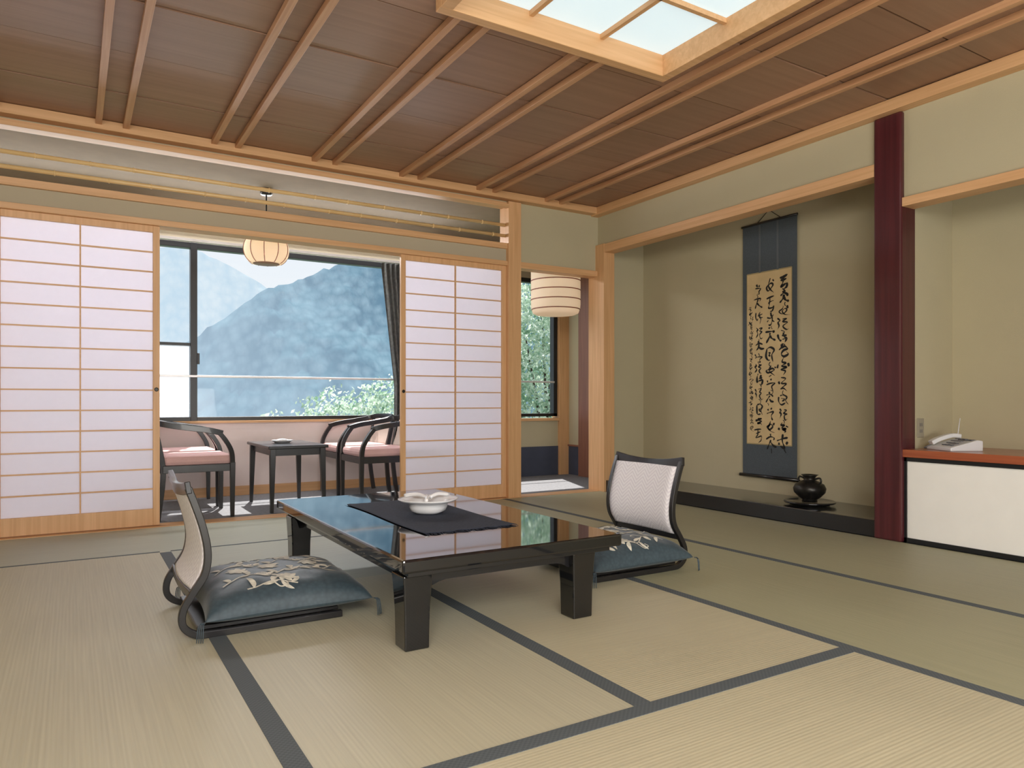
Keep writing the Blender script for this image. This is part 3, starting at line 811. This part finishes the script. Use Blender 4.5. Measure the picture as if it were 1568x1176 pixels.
mountain('hillside_near', [(-60, -14), (-5, 0), (5, 4), (10.8, 7.5), (17.3, 12.3), (24.4, 15.8), (30.6, 18.3), (45, 22), (70, 24), (120, 20)], 80, 30, -20, -60, 130,
         painted_haze('hill_haze_near', (.105, .215, .33), (.36, .53, .66), .84, (6, 34), .85), 2.0)
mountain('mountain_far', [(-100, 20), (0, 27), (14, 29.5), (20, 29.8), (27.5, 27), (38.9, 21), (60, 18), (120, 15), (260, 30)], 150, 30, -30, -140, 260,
         painted_haze('hill_haze_far', (.58, .72, .84), (.74, .83, .90), .95, None, .5), 3.0)
box('ground', -60, 130, 9, 60, -6.3, -6, plain('grass', (.10, .16, .08), .9))

def leafmat():
    m, N, L, P = newmat('leaves')
    tc = N.new('ShaderNodeTexCoord'); nz = N.new('ShaderNodeTexNoise'); nz.inputs['Scale'].default_value = 3; nz.inputs['Detail'].default_value = 6
    L.new(tc.outputs['Object'], nz.inputs['Vector'])
    r = N.new('ShaderNodeValToRGB'); r.color_ramp.elements[0].position = .38; r.color_ramp.elements[1].position = .60
    r.color_ramp.elements[0].color = (.22, .38, .25, 1); r.color_ramp.elements[1].color = (.84, .92, .80, 1)
    L.new(nz.outputs['Fac'], r.inputs['Fac']); L.new(r.outputs['Color'], P.inputs['Base Color'])
    P.inputs['Roughness'].default_value = .5
    t = N.new('ShaderNodeBsdfTranslucent'); L.new(r.outputs['Color'], t.inputs['Color'])
    mx = N.new('ShaderNodeMixShader'); mx.inputs['Fac'].default_value = .4
    L.new(P.outputs[0], mx.inputs[1]); L.new(t.outputs[0], mx.inputs[2]); L.new(mx.outputs[0], N['Material Output'].inputs['Surface'])
    return m
LEAF = leafmat()
def tree(loc, blobs, seed):
    r = root('tree', loc); rg = random.Random(seed); V, F = [], []
    tube('trunk', [(0, 0, -6-loc[2]), (.1, 0, -3), (0, 0, 0)], .18, BARK, r, 8, n=3, r2=.08)
    for bi, (bx, by, bz, R) in enumerate(blobs):
        tube('branch_%d' % bi, [(0, 0, -1.5), (bx*.5, by*.5, (bz-1)*.5), (bx, by, bz)], .05, BARK, r, 6, n=3, r2=.015)
        for i in range(int(2200*R*R)):
            d = Vector((rg.gauss(0, 1), rg.gauss(0, 1), rg.gauss(0, 1))).normalized()*R*(rg.random()**.35)
            d *= (1+.5*noise.noise(d*2.5+Vector((seed, bi, 0))))
            c = Vector((bx, by, bz))+Vector((d.x, d.y, d.z*.75)); a = Vector((rg.gauss(0, 1), rg.gauss(0, 1), rg.gauss(0, 1))).normalized()
            b = a.orthogonal().normalized(); b2 = a.cross(b); s = .035+.035*rg.random(); k = len(V)
            V += [c-b*s, c-b2*s*.5, c+b*s, c+b2*s*.5]; F.append((k, k+1, k+2, k+3))
    obj('foliage', V, F, LEAF, r)
tree((4.9, 14, 0), [(-1.3, 0, -.05, .85), (-.2, .2, .45, .9), (1.0, 0, .7, 1.0), (2.1, .2, .9, 1.0), (.4, -.3, -.5, 1.0), (-.6, 0, -.9, 1.0), (3.0, .2, .2, 1.0)], 5)
tree((9.6, 14, 0), [(-.9, 0, .6, .95), (.1, .2, 1.4, 1.1), (-.7, 0, 2.4, 1.0), (.8, 0, .5, 1.0), (-1.2, .1, -.3, 1.0), (.6, 0, 2.6, 1.1), (0, 0, -.2, 1.0), (-1.3, 0, 1.5, .9), (-.2, .1, 3.3, 1.0)], 8)

# ------------------------------------------------------------ lights
w = bpy.data.worlds.new('sky'); scene.world = w; w.use_nodes = True
N = w.node_tree.nodes; L = w.node_tree.links; bg = N['Background']
tc = N.new('ShaderNodeTexCoord'); sp = N.new('ShaderNodeSeparateXYZ'); L.new(tc.outputs['Generated'], sp.inputs[0])
r = N.new('ShaderNodeValToRGB'); r.color_ramp.elements[0].position = .0; r.color_ramp.elements[1].position = .55
r.color_ramp.elements[0].color = (.92, .95, .96, 1); r.color_ramp.elements[1].color = (.72, .84, 1.0, 1)
L.new(sp.outputs['Z'], r.inputs['Fac']); L.new(r.outputs['Color'], bg.inputs['Color']); bg.inputs['Strength'].default_value = 1.0

def sun(d, e, ang, col):
    l = bpy.data.lights.new('sun', 'SUN'); l.energy = e; l.angle = ang; l.color = col
    o = bpy.data.objects.new('sun', l); COL.objects.link(o)
    o.rotation_euler = Vector(d).to_track_quat('-Z', 'Y').to_euler(); o.location = (0, 20, 20)
el = math.radians(60)
sun((-.18, -math.cos(el), -math.sin(el)), 9.0, math.radians(.6), (1, .97, .92))
def area(name, loc, tgt, sx, sy, e, col):
    l = bpy.data.lights.new(name, 'AREA'); l.shape = 'RECTANGLE'; l.size = sx; l.size_y = sy; l.energy = e; l.color = col
    o = bpy.data.objects.new(name, l); COL.objects.link(o); o.location = loc
    o.rotation_euler = (Vector(tgt)-Vector(loc)).to_track_quat('-Z', 'Y').to_euler()
area('studio_softbox', (-.6, -1.2, 2.2), (2.2, 3.8, .6), 1.8, 1.2, 118, (1, .95, .88))
area('studio_bounce_lamp', (1.4, -1.6, .7), (1.6, 3.6, 2.73), 2.2, .9, 80, (1, .95, .88))
area('veranda_fill_light', (1.0, 6.88, 2.46), (1.0, 5.6, 1.1), 4.6, .18, 75, (.96, .95, .98))  # fill light added out of view above the window to brighten the shoji

# ------------------------------------------------------------ camera
cam = bpy.data.cameras.new('camera'); co = bpy.data.objects.new('camera', cam); COL.objects.link(co)
co.location = (0, 0, .87); co.rotation_euler = (PI/2, 0, -math.radians(31.4))
cam.sensor_width = 36; cam.lens = 1103/1568*36; cam.shift_y = 26/1568; cam.clip_start = .05; cam.clip_end = 1000
scene.camera = co
